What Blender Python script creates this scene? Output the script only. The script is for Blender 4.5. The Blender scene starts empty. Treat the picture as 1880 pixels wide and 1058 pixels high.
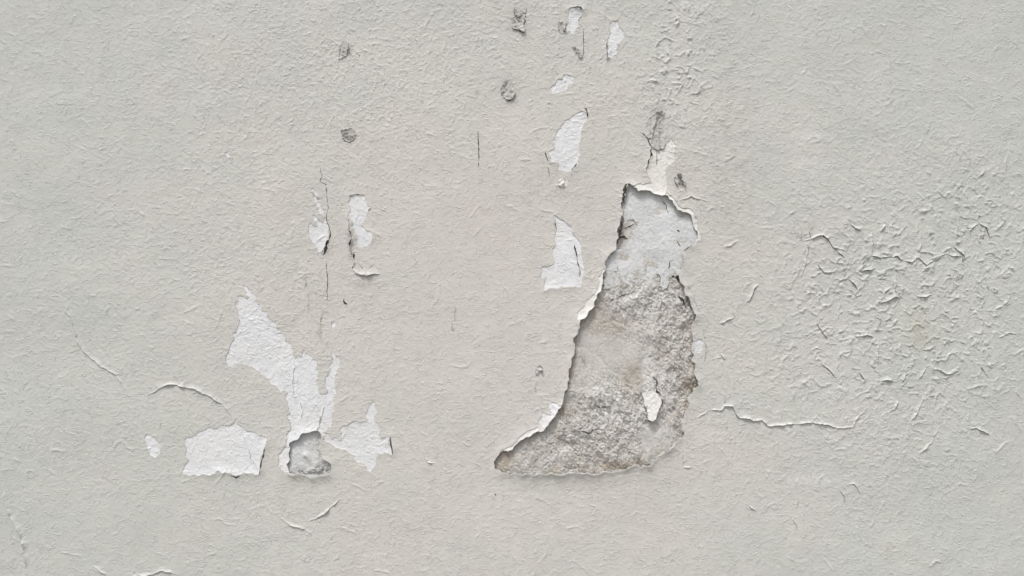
import bpy, math
import numpy as np

# ---------------------------------------------------------------- camera, sky, sun, exposure
S = bpy.context.scene
R = math.radians
MM = 0.001                      # one photograph pixel of wall is about one millimetre
CX, CY, CZ = 940.0, 529.0, 1.50  # the middle of the frame is 1.5 m above the pavement

cam = bpy.data.cameras.new('camera')
cam.lens = 26.0
cam.sensor_width = 36.0
cam.clip_start = 0.05
cam.clip_end = 500.0
co = bpy.data.objects.new('camera', cam)
S.collection.objects.link(co)
co.location = (0, -1.88 * 26.0 / 36.0, CZ)
co.rotation_euler = (R(90), 0, 0)
S.camera = co

SUN_EL, SUN_AZ = 62.0, 206.0     # above the wall, a little to the left of its normal
W = bpy.data.worlds.new('World')
S.world = W
W.use_nodes = True
wn = W.node_tree
bg = wn.nodes['Background']
sky = wn.nodes.new('ShaderNodeTexSky')
sky.sky_type = 'NISHITA'
sky.sun_disc = False
sky.sun_elevation = R(SUN_EL)
sky.sun_rotation = R(SUN_AZ)
sky.dust_density = 6.0
sky.ozone_density = 0.6
hs = wn.nodes.new('ShaderNodeHueSaturation')      # overcast: the blue is mostly veiled
hs.inputs['Saturation'].default_value = 0.22
wn.links.new(sky.outputs[0], hs.inputs['Color'])
wn.links.new(hs.outputs[0], bg.inputs['Color'])
bg.inputs['Strength'].default_value = 0.10

sl = bpy.data.lights.new('sun', 'SUN')
sl.energy = 1.5
sl.angle = R(10)
sl.color = (1.0, 0.965, 0.91)
so = bpy.data.objects.new('sun', sl)
S.collection.objects.link(so)
d = np.array([math.sin(R(SUN_AZ)) * math.cos(R(SUN_EL)), math.cos(R(SUN_AZ)) * math.cos(R(SUN_EL)), math.sin(R(SUN_EL))])
from mathutils import Vector
so.rotation_euler = Vector(d).to_track_quat('Z', 'Y').to_euler()
so.location = (-1, -2, 5)

S.view_settings.view_transform = 'Standard'
S.view_settings.look = 'None'
S.view_settings.gamma = 1.0
S.view_settings.exposure = 0.665
S.view_settings.use_curve_mapping = False

# ---------------------------------------------------------------- noise rasters (1 sample per millimetre)
X0, Y0, NX, NY = -40, -40, 1960, 1140
rng = np.random.default_rng(7)


def band(lam, bw=0.5, ax=1.0, ay=1.0, rot=0.0, seed=None):
    """band limited noise, wavelength lam, unit deviation; ax/ay stretch it"""
    g = np.random.default_rng(seed) if seed is not None else rng
    n = g.standard_normal((NY, NX)).astype(np.float32)
    F = np.fft.rfft2(n)
    fy = np.fft.fftfreq(NY)[:, None]
    fx = np.fft.rfftfreq(NX)[None, :]
    c, s = math.cos(rot), math.sin(rot)
    u = (fx * c + fy * s) * ax
    v = (-fx * s + fy * c) * ay
    f = np.sqrt(u * u + v * v) + 1e-9
    F *= np.exp(-(np.log(f * lam) ** 2) / (2 * bw * bw))
    o = np.fft.irfft2(F, s=(NY, NX)).astype(np.float32)
    return o / o.std()


def smooth(n, s):
    fy = np.fft.fftfreq(NY)[:, None]
    fx = np.fft.rfftfreq(NX)[None, :]
    return np.fft.irfft2(np.fft.rfft2(n) * np.exp(-2 * (math.pi * s) ** 2 * (fx * fx + fy * fy)), s=(NY, NX)).astype(np.float32)


def sstep(a, b, x):
    t = np.clip((x - a) / (b - a), 0, 1)
    return t * t * (3 - 2 * t)


GY, GX = np.mgrid[0:NY, 0:NX].astype(np.float32)
GX += X0
GY += Y0


def blob(cx, cy, rx, ry, p=2.0):
    return np.exp(-(np.abs((GX - cx) / rx) ** p + np.abs((GY - cy) / ry) ** p))


def samp(A, x, y):
    """bilinear lookup, mirrored outside the raster"""
    u = np.abs(np.asarray(x, dtype=np.float64) - X0)
    v = np.abs(np.asarray(y, dtype=np.float64) - Y0)
    pu, pv = 2 * (NX - 2), 2 * (NY - 2)
    u = np.mod(u, pu)
    u = np.where(u > NX - 2, pu - u, u)
    v = np.mod(v, pv)
    v = np.where(v > NY - 2, pv - v, v)
    i = np.clip(u.astype(int), 0, NX - 2)
    j = np.clip(v.astype(int), 0, NY - 2)
    a, b = u - i, v - j
    return ((A[j, i] * (1 - a) + A[j, i + 1] * a) * (1 - b) + (A[j + 1, i] * (1 - a) + A[j + 1, i + 1] * a) * b)


# how strongly each kind of wrinkle shows over the wall
gator = (blob(1770, 450, 100, 120) + 0.9 * blob(1760, 680, 90, 60) + 0.6 * blob(1660, 500, 110, 70) + 0.50 * blob(1540, 500, 130, 110) + 0.4 * blob(1600, 640, 150, 120) + 0.35 * blob(1760, 570, 120, 220)
         + 0.75 * blob(1238, 110, 52, 135) + 0.3 * blob(1310, 120, 80, 150) + 0.35 * blob(1830, 330, 110, 90) + 0.35 * blob(1650, 820, 180, 90) + 0.3 * blob(1450, 650, 120, 120))
gator = np.clip(gator * 0.72 + 0.28 * blob(1640, 560, 330, 330) * (gator < 2), 0, 0.78) + 0.35 * blob(1238, 110, 55, 140)
web = np.clip(0.75 * blob(820, 90, 330, 150) + 0.6 * blob(500, 130, 170, 170) + 0.55 * blob(400, 400, 170, 140) + 0.5 * blob(1150, 120, 120, 130)
              + 0.5 * blob(720, 260, 130, 120) + 0.35 * blob(480, 620, 90, 120) + 0.35 * blob(1620, 330, 200, 200), 0, 1)
calm = np.clip(0.35 * blob(860, 430, 240, 130) + 0.25 * blob(1350, 960, 300, 110) + 0.6 * blob(0, 250, 160, 420) + 0.65 * blob(1880, 60, 160, 260) + 0.55 * blob(840, 560, 170, 220) + 0.6 * blob(120, 980, 320, 120)
               + 0.5 * blob(1000, 980, 420, 90) + 0.5 * blob(1880, 900, 120, 300) + 0.3 * blob(1370, 420, 90, 260), 0, 0.85)

H = np.zeros((NY, NX), np.float32)
# broken crests: thin lines along zero crossings of band noise, kept only in places
for lam, sg, amp, thr, wgt, seed, rot in (
        (13, 0.14, 0.95, 0.05, 0.20 + 1.05 * web, 11, 0.2), (9, 0.20, 0.60, 0.2, 0.50 + 0.5 * web, 12, -0.5),
        (22, 0.085, 0.80, 0.5, 0.15 + 0.6 * web + 0.2 * gator, 13, 0.1)):
    n = band(lam, 0.38, 1.0, 1.45, rot, seed)
    m = band(lam * 1.5, 0.5, seed=seed + 40)
    r = np.exp(-(n / sg) ** 2) * sstep(thr, thr + 0.5, m)
    H += amp * r * wgt * (1 - calm)


def cells(size, seed, warp, stretch=1.0):
    """distance in mm to the nearest border between irregular cells"""
    g = np.random.default_rng(seed)
    wx, wy = GX + warp * band(size * 1.1, 0.5, seed=seed + 1), GY * stretch + warp * band(size * 1.1, 0.5, seed=seed + 2)
    K = 256
    jx, jy = g.uniform(0, 1, (K, K)), g.uniform(0, 1, (K, K))
    cxi, cyi = np.floor(wx / size).astype(int), np.floor(wy / size).astype(int)
    f1 = np.full(GX.shape, 1e9); f2 = f1.copy(); rid = f1 * 0
    for a in (-1, 0, 1):
        for b in (-1, 0, 1):
            ii, jj = cxi + a, cyi + b
            qx, qy = (ii + jx[ii % K, jj % K]) * size, (jj + jy[ii % K, jj % K]) * size
            d_ = np.sqrt((wx - qx) ** 2 + (wy - qy) ** 2)
            rid = np.where(d_ < f1, jx[jj % K, ii % K], rid)
            f2 = np.minimum(f2, np.maximum(f1, d_)); f1 = np.minimum(f1, d_)
    return (f2 - f1) * 0.6, rid


for size, seed, wd, amp, thr in ((26, 301, 1.2, 2.1, 0.0), (44, 311, 1.35, 2.5, -0.1), (16, 321, 1.0, 0.8, 0.5)):
    e, rid = cells(size, seed, size * 0.13, 1.15)
    if size < 40:
        H += (1.0 if size == 26 else 0.55) * (rid - 0.5) * np.clip(gator * 1.1, 0, 1) * (1 - 0.8 * calm) * sstep(-0.9, 0.2, band(60, 0.5, seed=seed + 8))
    H += amp * np.exp(-(e / wd) ** 2) * sstep(thr, thr + 0.7, band(size * 1.3, 0.5, seed=seed + 5)) * np.clip(gator * (1.25 if size < 40 else 1.0) + (0.10 if size == 40 else 0.0) + 0.25 * web * (size == 16), 0, 1) * (1 - 0.8 * calm)
# short loose wrinkles, drawn one by one
def strokes(N, dens, lmin, lmax, amp, sig, bias, turn, seed):
    g = np.random.default_rng(seed)
    x = g.uniform(X0, X0 + NX, N * 4)
    y = g.uniform(Y0, Y0 + NY, N * 4)
    keep = samp(dens, x, y) > g.uniform(0, 1, N * 4)
    x, y = x[keep][:N], y[keep][:N]
    n = len(x)
    L = g.uniform(0, 1, n) ** 2 * (lmax - lmin) + lmin
    th = np.where(g.uniform(0, 1, n) < 0.6, g.normal(0, bias, n), g.uniform(-1.6, 1.6, n))
    a = amp * g.uniform(0.35, 1.0, n)
    k = int(lmax / 0.8)
    px, py, pa = [], [], []
    for i in range(k):
        s = i * 0.8
        on = s < L
        px.append(x[on].copy()); py.append(y[on].copy())
        pa.append((a * np.sin(np.pi * np.clip(s / L, 0, 1)) ** 0.6)[on])
        th += g.normal(0, turn, n) + (g.uniform(0, 1, n) < 0.03) * g.normal(0, 0.9, n)
        x = x + 0.8 * np.cos(th); y = y + 0.8 * np.sin(th)
    px, py, pa = map(np.concatenate, (px, py, pa))
    out = np.zeros(NY * NX, np.float32)
    q = int(math.ceil(sig * 2.4))
    ix, iy = np.rint(px - X0).astype(int), np.rint(py - Y0).astype(int)
    for dx in range(-q, q + 1):
        for dy in range(-q, q + 1):
            jx, jy = ix + dx, iy + dy
            ok = (jx >= 0) & (jx < NX) & (jy >= 0) & (jy < NY)
            dd = (jx + X0 - px) ** 2 + (jy + Y0 - py) ** 2
            np.maximum.at(out, (jy * NX + jx)[ok], (pa * np.exp(-dd / (2 * sig * sig)))[ok].astype(np.float32))
    return out.reshape(NY, NX)


H += strokes(13000, np.clip(0.95 - calm * 0.6 - gator * 0.6, 0.05, 1), 4, 17, 0.88, 0.95, 0.6, 0.13, 21) * (1 - 0.6 * calm) * (0.78 + 0.4 * web)
H += strokes(520, np.clip(0.3 + gator * 0.5 + web * 0.2, 0, 1), 14, 50, 1.1, 1.05, 0.8, 0.11, 22)
H += strokes(120, gator, 20, 60, 2.2, 1.3, 0.9, 0.10, 23)
# brush drag, pits, slow waves of the render below
H += 0.08 * band(5, 0.4, seed=31) * (0.6 + 0.6 * web) * (1 - 0.6 * calm)
H += 0.08 * band(11, 0.4, seed=32) * (1 - 0.5 * calm)
H += 0.07 * band(40, 0.5, seed=33) + 0.14 * band(110, 0.5, seed=34) + 0.5 * band(320, 0.4, seed=35)
H += 0.16 * band(9, 0.4, 1.6, 0.35, 0.08, 36).clip(0, 3) * np.clip(blob(1360, 300, 90, 260) + 0.4 * blob(1300, 60, 50, 200), 0, 1)
WR = H                                     # wrinkles of every coat

# ---------------------------------------------------------------- outlines traced on the wall, in millimetres
def ragged(pts, rough=0.16, step=2.0, seed=1):
    g = np.random.default_rng(seed)
    P = [tuple(p) if len(p) == 3 else (p[0], p[1], 0.0) for p in pts]
    while True:
        Q, done = [], True
        for i, a in enumerate(P):
            b = P[(i + 1) % len(P)]
            Q.append(a)
            L = math.hypot(b[0] - a[0], b[1] - a[1])
            if L > step * 1.6:
                done = False
                o = g.normal(0, rough) * L
                o = max(-5.0, min(5.0, o))
                nx, ny = -(b[1] - a[1]) / L, (b[0] - a[0]) / L
                t = g.uniform(0.38, 0.62)
                Q.append((a[0] + (b[0] - a[0]) * t + nx * o, a[1] + (b[1] - a[1]) * t + ny * o, (a[2] + b[2]) / 2))
        P = Q
        if done:
            return np.array(P, dtype=np.float64)


def field(poly, x, y, chunk=4000):
    """signed distance (negative inside), closest point and its lift"""
    a = poly
    b = np.roll(poly, -1, axis=0)
    ex, ey = (b - a)[:, 0], (b - a)[:, 1]
    L2 = ex * ex + ey * ey + 1e-12
    sd = np.empty(len(x)); cx = np.empty(len(x)); cy = np.empty(len(x)); lf = np.empty(len(x))
    eys = np.where(np.abs(ey) < 1e-9, 1e-9, ey)
    for s in range(0, len(x), chunk):
        px, py = x[s:s + chunk, None], y[s:s + chunk, None]
        t = np.clip(((px - a[:, 0]) * ex + (py - a[:, 1]) * ey) / L2, 0, 1)
        qx, qy = a[:, 0] + t * ex, a[:, 1] + t * ey
        dd = (px - qx) ** 2 + (py - qy) ** 2
        k = dd.argmin(axis=1)
        r = np.arange(len(k))
        cr = ((a[:, 1] > py) != (b[:, 1] > py)) & (px < a[:, 0] + (py - a[:, 1]) / eys * ex)
        ins = cr.sum(axis=1) % 2 == 1
        dist = np.sqrt(dd[r, k])
        sd[s:s + chunk] = np.where(ins, -dist, dist)
        cx[s:s + chunk], cy[s:s + chunk] = qx[r, k], qy[r, k]
        lf[s:s + chunk] = a[k, 2] + t[r, k] * (b[k, 2] - a[k, 2])
    return sd, cx, cy, lf


BIG = [(1152, 337.5, 3), (1159, 340, 5), (1169, 348, 6), (1180, 350, 6), (1195, 352, 6), (1206, 357, 6), (1219, 358.5, 6), (1230, 367, 6), (1238, 377, 6),
       (1244, 386, 6), (1257, 389.5, 5), (1268, 395, 5), (1271, 405, 4), (1275, 418, 4), (1280, 433.5, 3), (1277, 445, 2), (1267, 452, 2),
       (1251.5, 462, 2), (1254, 479, 3), (1254, 491.5, 3), (1250, 496, 3), (1248.6, 518.5, 4), (1257, 538, 5), (1267, 558, 6), (1277, 578, 5),
       (1275.5, 589, 4), (1270, 599, 3), (1269, 606, 3), (1272.7, 628, 3), (1273.5, 651, 3), (1275.5, 674, 3), (1277, 694, 4), (1282, 707.7, 3),
       (1271, 722, 2), (1262.8, 730, 2), (1266, 742, 2), (1260, 753, 2), (1255.7, 761.6, 2), (1251.4, 781.5, 2), (1252, 804, 2), (1234, 818, 5),
       (1217, 830, 6), (1200, 844, 6), (1186, 855, 6), (1166, 852, 6), (1152, 858.6, 7), (1129.5, 863.7, 6), (1107, 864, 7), (1078.5, 866.5, 7.5),
       (1050, 866.5, 8), (1016, 868, 8), (988, 866.5, 7), (956.6, 870.8, 7), (922.5, 868, 4), (907, 859.4, 2), (907, 851, 2), (910, 842, 2),
       (917, 832.5, 3), (934, 828, 4), (953.7, 811, 5), (979, 795.6, 6), (1002, 783, 7), (1020, 761.6, 7), (1030, 747.4, 6), (1034.5, 733, 3),
       (1041.6, 707.7, 2), (1044, 682, 2), (1048.7, 662, 2), (1054, 642.5, 2), (1052, 622.7, 3), (1062, 604, 5), (1064, 588, 8), (1075.6, 582, 8),
       (1081, 571, 6), (1091, 552.5, 5), (1102.6, 535.5, 5), (1106.8, 518.5, 4), (1106.8, 501.5, 4), (1111, 479, 3), (1121, 464.6, 4), (1131, 459, 4),
       (1131, 445, 2), (1136.6, 430.6, 2), (1138, 408, 2), (1143.7, 393.7, 2), (1145, 365.4, 2), (1148, 348.4, 2)]
SMALL = [(531.6, 814, 3), (544, 808, 5), (551, 800, 6), (565, 794, 6), (585.5, 791.4, 3), (587.7, 815.5, 2), (590, 841, 2), (602, 847, 3), (609, 859.4, 3),
         (604.7, 869, 4), (585, 872, 5), (572, 876.4, 6), (562, 872, 5), (531, 869, 4), (529.6, 835, 2)]
patches = [
    ('white undercoat patch shaped like a leaf and stem above the small hole', 0.17,
     [(446, 522), (453, 525), (459, 531), (466, 538), (478, 559), (498, 585), (508, 603), (522.5, 623), (541, 657), (549.5, 652.5), (555, 658), (558, 641), (571, 654), (579, 674),
      (585, 696), (587, 722), (602, 720.5), (604.7, 671), (612, 642.5), (624.6, 661), (617.5, 682), (614.7, 713), (614.7, 742), (607.6, 764.5), (602, 787),
      (589, 794), (589, 812), (560, 830), (531, 869), (516.9, 864), (509.8, 855), (521, 821), (525.4, 796), (532.5, 788.5), (525.4, 762), (528, 722), (508, 709), (491, 698), (470, 678.5),
      (442.5, 666.6), (426.6, 674.5), (416.7, 670.5), (420.6, 639), (426.6, 611), (436.5, 599), (438.5, 583), (433, 555), (436.5, 545.5), (447, 544), (456, 548), (452, 536)]),
    ('wide house-shaped white undercoat patch with a level lower edge', 0.10,
     [(432.5, 764, 1), (434.5, 777.7), (458, 791.6), (488, 803.5, 1), (486, 821, 3), (478, 841, 4), (475, 871, 3), (450, 867, 2), (434.5, 873, 4), (391, 869, 2), (359, 871, 1),
      (335, 869, 1), (337, 859), (349, 845), (340, 837), (342, 825), (340, 805.5), (371, 791.6), (406.7, 781.7), (424.6, 779.7)]),
    ('small diamond-shaped white undercoat patch left of the house-shaped one', 0.10,
     [(267, 797.6), (275.7, 797.6), (295.6, 817), (293.6, 831), (284.5, 842), (269.8, 825)]),
    ('jagged star-shaped white undercoat patch right of the small hole', 0.18,
     [(683.6, 736), (691, 753), (691, 776), (695.5, 798.5), (715, 798.5, 2), (719.6, 818, 3), (721, 834, 2), (690, 831), (691, 852), (681, 868), (673, 861),
      (658.6, 849.5), (641.6, 832.5), (616, 821), (592, 807), (589, 793), (606, 803), (621.8, 809), (624.6, 796), (630, 781.5, 1), (675.6, 774), (678.5, 742)]),
    ('slim white undercoat patch beside the dark smudged crack', 0.12,
     [(566, 418), (570.7, 408), (584, 416), (573, 393.4), (590, 409), (594, 404), (586.7, 391), (580.6, 374), (570.7, 349), (574.4, 345.5), (586.7, 366), (594, 386), (598, 401),
      (604.4, 415.6), (604.4, 430), (599, 442.6, 2), (590.4, 462, 2), (585.5, 463.5), (577, 447.5), (568, 433)]),
    ('white undercoat patch right of the black gaping crack', 0.10,
     [(641, 360, 1), (648, 357.8, 1), (668, 357), (671.5, 371), (681, 380), (675, 388.5), (670, 403), (660.5, 413), (685, 429, 2), (684, 438, 2), (674, 452), (664, 455),
      (655.6, 445), (648, 440, 2), (644.5, 423, 3), (638.4, 398, 3), (640, 374)]),
    ('tall white undercoat patch with a notched lower left edge, high in the middle', 0.10,
     [(1066, 204.6), (1077, 208, 2), (1080, 217), (1071.5, 229), (1066, 244), (1065, 259), (1063, 286), (1058, 305, 2), (1049, 311, 2), (1040, 315.7), (1022, 310), (1026, 298),
      (1011, 298, 2), (1006, 278, 1), (1018.6, 272.6), (1015, 257.5), (1024, 238.6), (1035.6, 221.6), (1050.7, 212)]),
    ('boot-shaped white undercoat patch left of the large bare area', 0.08,
     [(1016.7, 394, 1), (1024, 398), (1035.7, 405), (1048, 415), (1050, 425), (1060, 439), (1068, 451), (1068, 473.5), (1068.7, 517), (1067, 528), (1043, 527, 2),
      (1009, 529, 2), (998, 534, 2), (999, 519), (1002.6, 508.5), (991, 510.4), (994, 490.5), (1014.8, 486), (1016.7, 473.5), (1020.5, 445), (1017.7, 436), (1022, 422), (1017.7, 407, 1)]),
    ('small slanting scraped white undercoat patch above the tall notched one', 0.22,
     [(1009.6, 164.5), (1032, 145.6), (1043.7, 137), (1055, 143.7), (1051, 153), (1032, 168), (1017, 172)]),
    ('narrow upright white undercoat patch, rightmost near the top edge', 0.09,
     [(1124, 37.8), (1136, 38.8), (1144, 55), (1145.7, 66), (1136, 81, 1), (1134, 96), (1125, 106), (1115.5, 106, 2), (1114.6, 81, 2), (1119, 68), (1119, 45)]),
    ('short forked white undercoat patch at the top edge between two grey scraps', 0.09,
     [(1043.7, 16, 2), (1056, 14, 3), (1069, 17, 3), (1068, 28), (1062.6, 36), (1060.7, 49), (1049, 64), (1045.6, 55), (1036, 60.5), (1042, 43.5), (1042.7, 28)]),
    ('cream undercoat strip rising from the top of the large bare area', 0.08,
     [(1232, 253), (1240, 265), (1239, 286), (1232, 301), (1222, 308.5), (1222.7, 331), (1220, 362), (1207.6, 362), (1187, 356), (1170, 352), (1160, 342), (1172, 337),
      (1196, 335), (1186, 312, 2), (1192.5, 297, 3), (1196, 272.6, 3), (1205.7, 274.5), (1221, 269), (1226.5, 259)]),
    ('white undercoat sliver at the lower left edge of the large bare area', 0.1,
     [(995.8, 733), (1012, 738), (1030, 744), (1032, 752), (1022, 764), (1004, 785), (988, 778), (990, 770), (996, 756), (1004, 760), (1012, 762), (1008, 748)]),
    ('white undercoat chip at the right edge of the large bare area', 0.1,
     [(1272, 627), (1282, 622), (1292, 628), (1290, 642), (1284, 650), (1273, 648)]),
    ('cream strip of undercoat flaring out along the left edge of the large bare area', 0.12,
     [(1064, 592, 5), (1058, 584), (1066, 566), (1074, 556), (1084, 546), (1094, 534), (1099, 520), (1104, 500), (1112, 492), (1116, 500), (1112, 530), (1100, 556), (1088, 580), (1078, 590)]),
    ('thin cream strip of painted light along the lower left slope of the large bare area', 0.10,
     [(918, 829), (930, 822), (950, 806), (974, 790), (984, 784), (990, 788), (984, 800), (960, 816), (936, 836)]),  # pale sheet painting the lit band on the flared paint edge
    ('thin cream strip of painted light along the top right edge of the large bare area', 0.12,
     [(1222, 352), (1236, 364), (1246, 378), (1258, 383), (1272, 388), (1280, 402), (1284, 424), (1288, 436), (1278, 444), (1262, 420), (1250, 398), (1230, 380), (1216, 364)]),  # pale sheet painting the lit band outside the torn edge
    ('tiny oval white undercoat chip above the stem patch', 0.1, [(608, 592), (614, 590), (618, 596), (614, 602), (609, 600)]),
    ('tiny white undercoat chip alone on the upper left wall', 0.1, [(412, 280), (418, 277), (424, 284), (420, 290), (415, 286)]),
]
big = ragged(BIG, 0.13, 1.8, 5)
small = ragged(SMALL, 0.10, 2.0, 4)
pps = [ragged(p, r, 2.0, 50 + i) for i, (l, r, p) in enumerate(patches)]
holes = [(big, 9.0), (small, 9.0)] + [(p, 5.0) for p in pps]

# paint bows away from the wall along the torn edges
LIFT = np.zeros((NY, NX), np.float32)
EDGE = np.full((NY, NX), 99.0, np.float32)
for P, w in holes:
    m = w * 3.2
    i0, i1 = int(P[:, 0].min() - m - X0), int(P[:, 0].max() + m - X0)
    j0, j1 = max(0, int(P[:, 1].min() - m - Y0)), int(P[:, 1].max() + m - Y0)
    xs, ys = GX[j0:j1:2, i0:i1:2].astype(float), GY[j0:j1:2, i0:i1:2].astype(float)
    sd, _, _, lf = field(P[::2] if len(P) > 200 else P, xs.ravel(), ys.ravel())
    L = (lf * np.exp(-np.maximum(sd, 0) / w) * np.where(sd < 0, np.exp(sd / 6.0), 1)).reshape(xs.shape)
    L = np.repeat(np.repeat(L, 2, 0), 2, 1)[:j1 - j0, :i1 - i0]
    E = np.repeat(np.repeat(sd.reshape(xs.shape), 2, 0), 2, 1)[:j1 - j0, :i1 - i0]
    LIFT[j0:j1, i0:i1] = np.maximum(LIFT[j0:j1, i0:i1], L)
    EDGE[j0:j1, i0:i1] = np.minimum(EDGE[j0:j1, i0:i1], E)
LIFT = smooth(LIFT, 1.2) * (0.85 + 0.12 * band(60, 0.5, seed=61)).clip(0.3, 1.5)
HT = WR + LIFT                             # face of the top coat

# ---------------------------------------------------------------- materials
def mat(name, build, rough=0.85):
    m = bpy.data.materials.new(name)
    m.use_nodes = True
    t = m.node_tree
    b = t.nodes['Principled BSDF']
    b.inputs['Roughness'].default_value = rough
    b.inputs['Specular IOR Level'].default_value = 0.25
    build(t, b)
    return m


def noise(t, scale, detail=4, rough=0.55, vec=None, dist=0.0):
    n = t.nodes.new('ShaderNodeTexNoise')
    n.inputs['Scale'].default_value = scale
    n.inputs['Detail'].default_value = detail
    n.inputs['Roughness'].default_value = rough
    n.inputs['Distortion'].default_value = dist
    if vec is not None:
        t.links.new(vec, n.inputs['Vector'])
    return n.outputs['Fac']


def ramp(t, fac, stops):
    r = t.nodes.new('ShaderNodeValToRGB')
    e = r.color_ramp.elements
    while len(e) < len(stops):
        e.new(0.5)
    for k, (p, c) in enumerate(stops):
        e[k].position = p
        e[k].color = (c[0], c[1], c[2], 1) if hasattr(c, '__len__') else (c, c, c, 1)
    t.links.new(fac, r.inputs['Fac'])
    return r.outputs['Color']


def mix(t, fac, a, b, mode='MIX'):
    n = t.nodes.new('ShaderNodeMix')
    n.data_type = 'RGBA'
    n.blend_type = mode
    for s, v in ((n.inputs[0], fac), (n.inputs[6], a), (n.inputs[7], b)):
        if isinstance(v, (int, float)):
            s.default_value = v
        elif isinstance(v, tuple):
            s.default_value = (*v, 1)
        else:
            t.links.new(v, s)
    return n.outputs[2]


def pos(t, sx=1, sy=1, sz=1):
    g = t.nodes.new('ShaderNodeNewGeometry')
    m = t.nodes.new('ShaderNodeMapping')
    m.inputs['Scale'].default_value = (sx, sy, sz)
    t.links.new(g.outputs['Position'], m.inputs['Vector'])
    return m.outputs['Vector']


def math_(t, op, a, b=0.0, c=0.0):
    n = t.nodes.new('ShaderNodeMath')
    n.operation = op
    for k, v in enumerate((a, b, c)):
        if isinstance(v, (int, float)):
            n.inputs[k].default_value = v
        else:
            t.links.new(v, n.inputs[k])
    return n.outputs[0]


def creases(t, scale, width, off=0.0, ang=0.0):
    """fine relief: hair-thin broken wrinkles of the paint film"""
    g = t.nodes.new('ShaderNodeNewGeometry')
    m = t.nodes.new('ShaderNodeMapping')
    m.inputs['Location'].default_value = (off, 0, off)
    m.inputs['Rotation'].default_value = (0, ang, 0)
    m.inputs['Scale'].default_value = (1, 1, 1.4)
    t.links.new(g.outputs['Position'], m.inputs['Vector'])
    p = m.outputs['Vector']
    n = noise(t, scale, 1.5, 0.45, p)
    a = math_(t, 'ABSOLUTE', math_(t, 'SUBTRACT', n, 0.5))
    rdg = t.nodes.new('ShaderNodeMapRange'); rdg.interpolation_type = 'SMOOTHSTEP'
    rdg.inputs['From Min'].default_value = 0.0; rdg.inputs['From Max'].default_value = width
    rdg.inputs['To Min'].default_value = 1.0; rdg.inputs['To Max'].default_value = 0.0
    t.links.new(a, rdg.inputs['Value'])
    k = t.nodes.new('ShaderNodeMapRange'); k.interpolation_type = 'SMOOTHSTEP'
    k.inputs['From Min'].default_value = 0.50; k.inputs['From Max'].default_value = 0.60
    t.links.new(noise(t, scale * 0.7, 2, 0.5, g.outputs['Position']), k.inputs['Value'])
    return math_(t, 'MULTIPLY', rdg.outputs[0], k.outputs[0])


def film(t, b, amp=1.0):
    h = math_(t, 'MULTIPLY', creases(t, 62, 0.034), 0.5)
    h = math_(t, 'MULTIPLY_ADD', creases(t, 110, 0.05, 3.1, 0.6), 0.45, h)
    h = math_(t, 'MULTIPLY_ADD', creases(t, 36, 0.016, 7.7, -0.5), 0.4, h)
    h = math_(t, 'MULTIPLY_ADD', noise(t, 420, 5, 0.7, pos(t)), 0.8, h)
    bump(t, b, h, 0.0009 * amp, 1.0)


def attr(t, name):
    a = t.nodes.new('ShaderNodeAttribute')
    a.attribute_name = name
    return a.outputs['Fac']


def bump(t, b, h, dist, strength=1.0):
    n = t.nodes.new('ShaderNodeBump')
    n.inputs['Strength'].default_value = strength
    n.inputs['Distance'].default_value = dist
    t.links.new(h, n.inputs['Height'])
    t.links.new(n.outputs[0], b.inputs['Normal'])


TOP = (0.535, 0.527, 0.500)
VIGNETTE_TINT = (0.470, 0.492, 0.466)


def m_top(t, b):
    p = pos(t)
    c = mix(t, ramp(t, noise(t, 2.2, 3, 0.5, p), [(0.35, 0.0), (0.65, 1.0)]), TOP, (0.545, 0.526, 0.503))
    c = mix(t, attr(t, 'vignette'), c, VIGNETTE_TINT)
    c = mix(t, ramp(t, noise(t, 9, 5, 0.6, p), [(0.35, 0.0), (0.7, 0.15)]), c, (0.465, 0.458, 0.435))
    c = mix(t, ramp(t, noise(t, 60, 6, 0.65, p), [(0.4, 0.0), (0.75, 0.22)]), c, (0.43, 0.42, 0.395))
    c = mix(t, ramp(t, noise(t, 420, 3, 0.6, p), [(0.68, 0.0), (0.8, 0.55)]), c, (0.33, 0.32, 0.29))
    drag = noise(t, 30, 4, 0.6, pos(t, 1, 1, 0.12))
    c = mix(t, ramp(t, drag, [(0.5, 0.0), (0.8, 0.14)]), c, (0.38, 0.37, 0.35))
    c = mix(t, attr(t, 'grime_shade'), c, (0.17, 0.165, 0.155))
    c = mix(t, attr(t, 'ochre'), c, (0.36, 0.31, 0.22))
    c = mix(t, attr(t, 'chalk'), c, (0.72, 0.72, 0.70))
    t.links.new(c, b.inputs['Base Color'])
    film(t, b)


def m_white(t, b):
    p = pos(t)
    c = ramp(t, noise(t, 40, 5, 0.6, p), [(0.3, (0.645, 0.655, 0.675)), (0.7, (0.59, 0.60, 0.615))])
    c = mix(t, ramp(t, noise(t, 380, 4, 0.6, p), [(0.6, 0.0), (0.8, 0.5)]), c, (0.48, 0.47, 0.45))
    c = mix(t, ramp(t, noise(t, 14, 4, 0.6, p), [(0.5, 0.0), (0.75, 0.4)]), c, (0.60, 0.59, 0.56))
    t.links.new(c, b.inputs['Base Color'])
    film(t, b, 0.9)


def m_cream(t, b):
    p = pos(t)
    c = ramp(t, noise(t, 40, 5, 0.6, p), [(0.3, (0.665, 0.66, 0.64)), (0.7, (0.60, 0.595, 0.57))])
    c = mix(t, ramp(t, noise(t, 300, 4, 0.6, p), [(0.6, 0.0), (0.8, 0.4)]), c, (0.44, 0.43, 0.40))
    t.links.new(c, b.inputs['Base Color'])
    film(t, b, 0.9)


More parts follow.
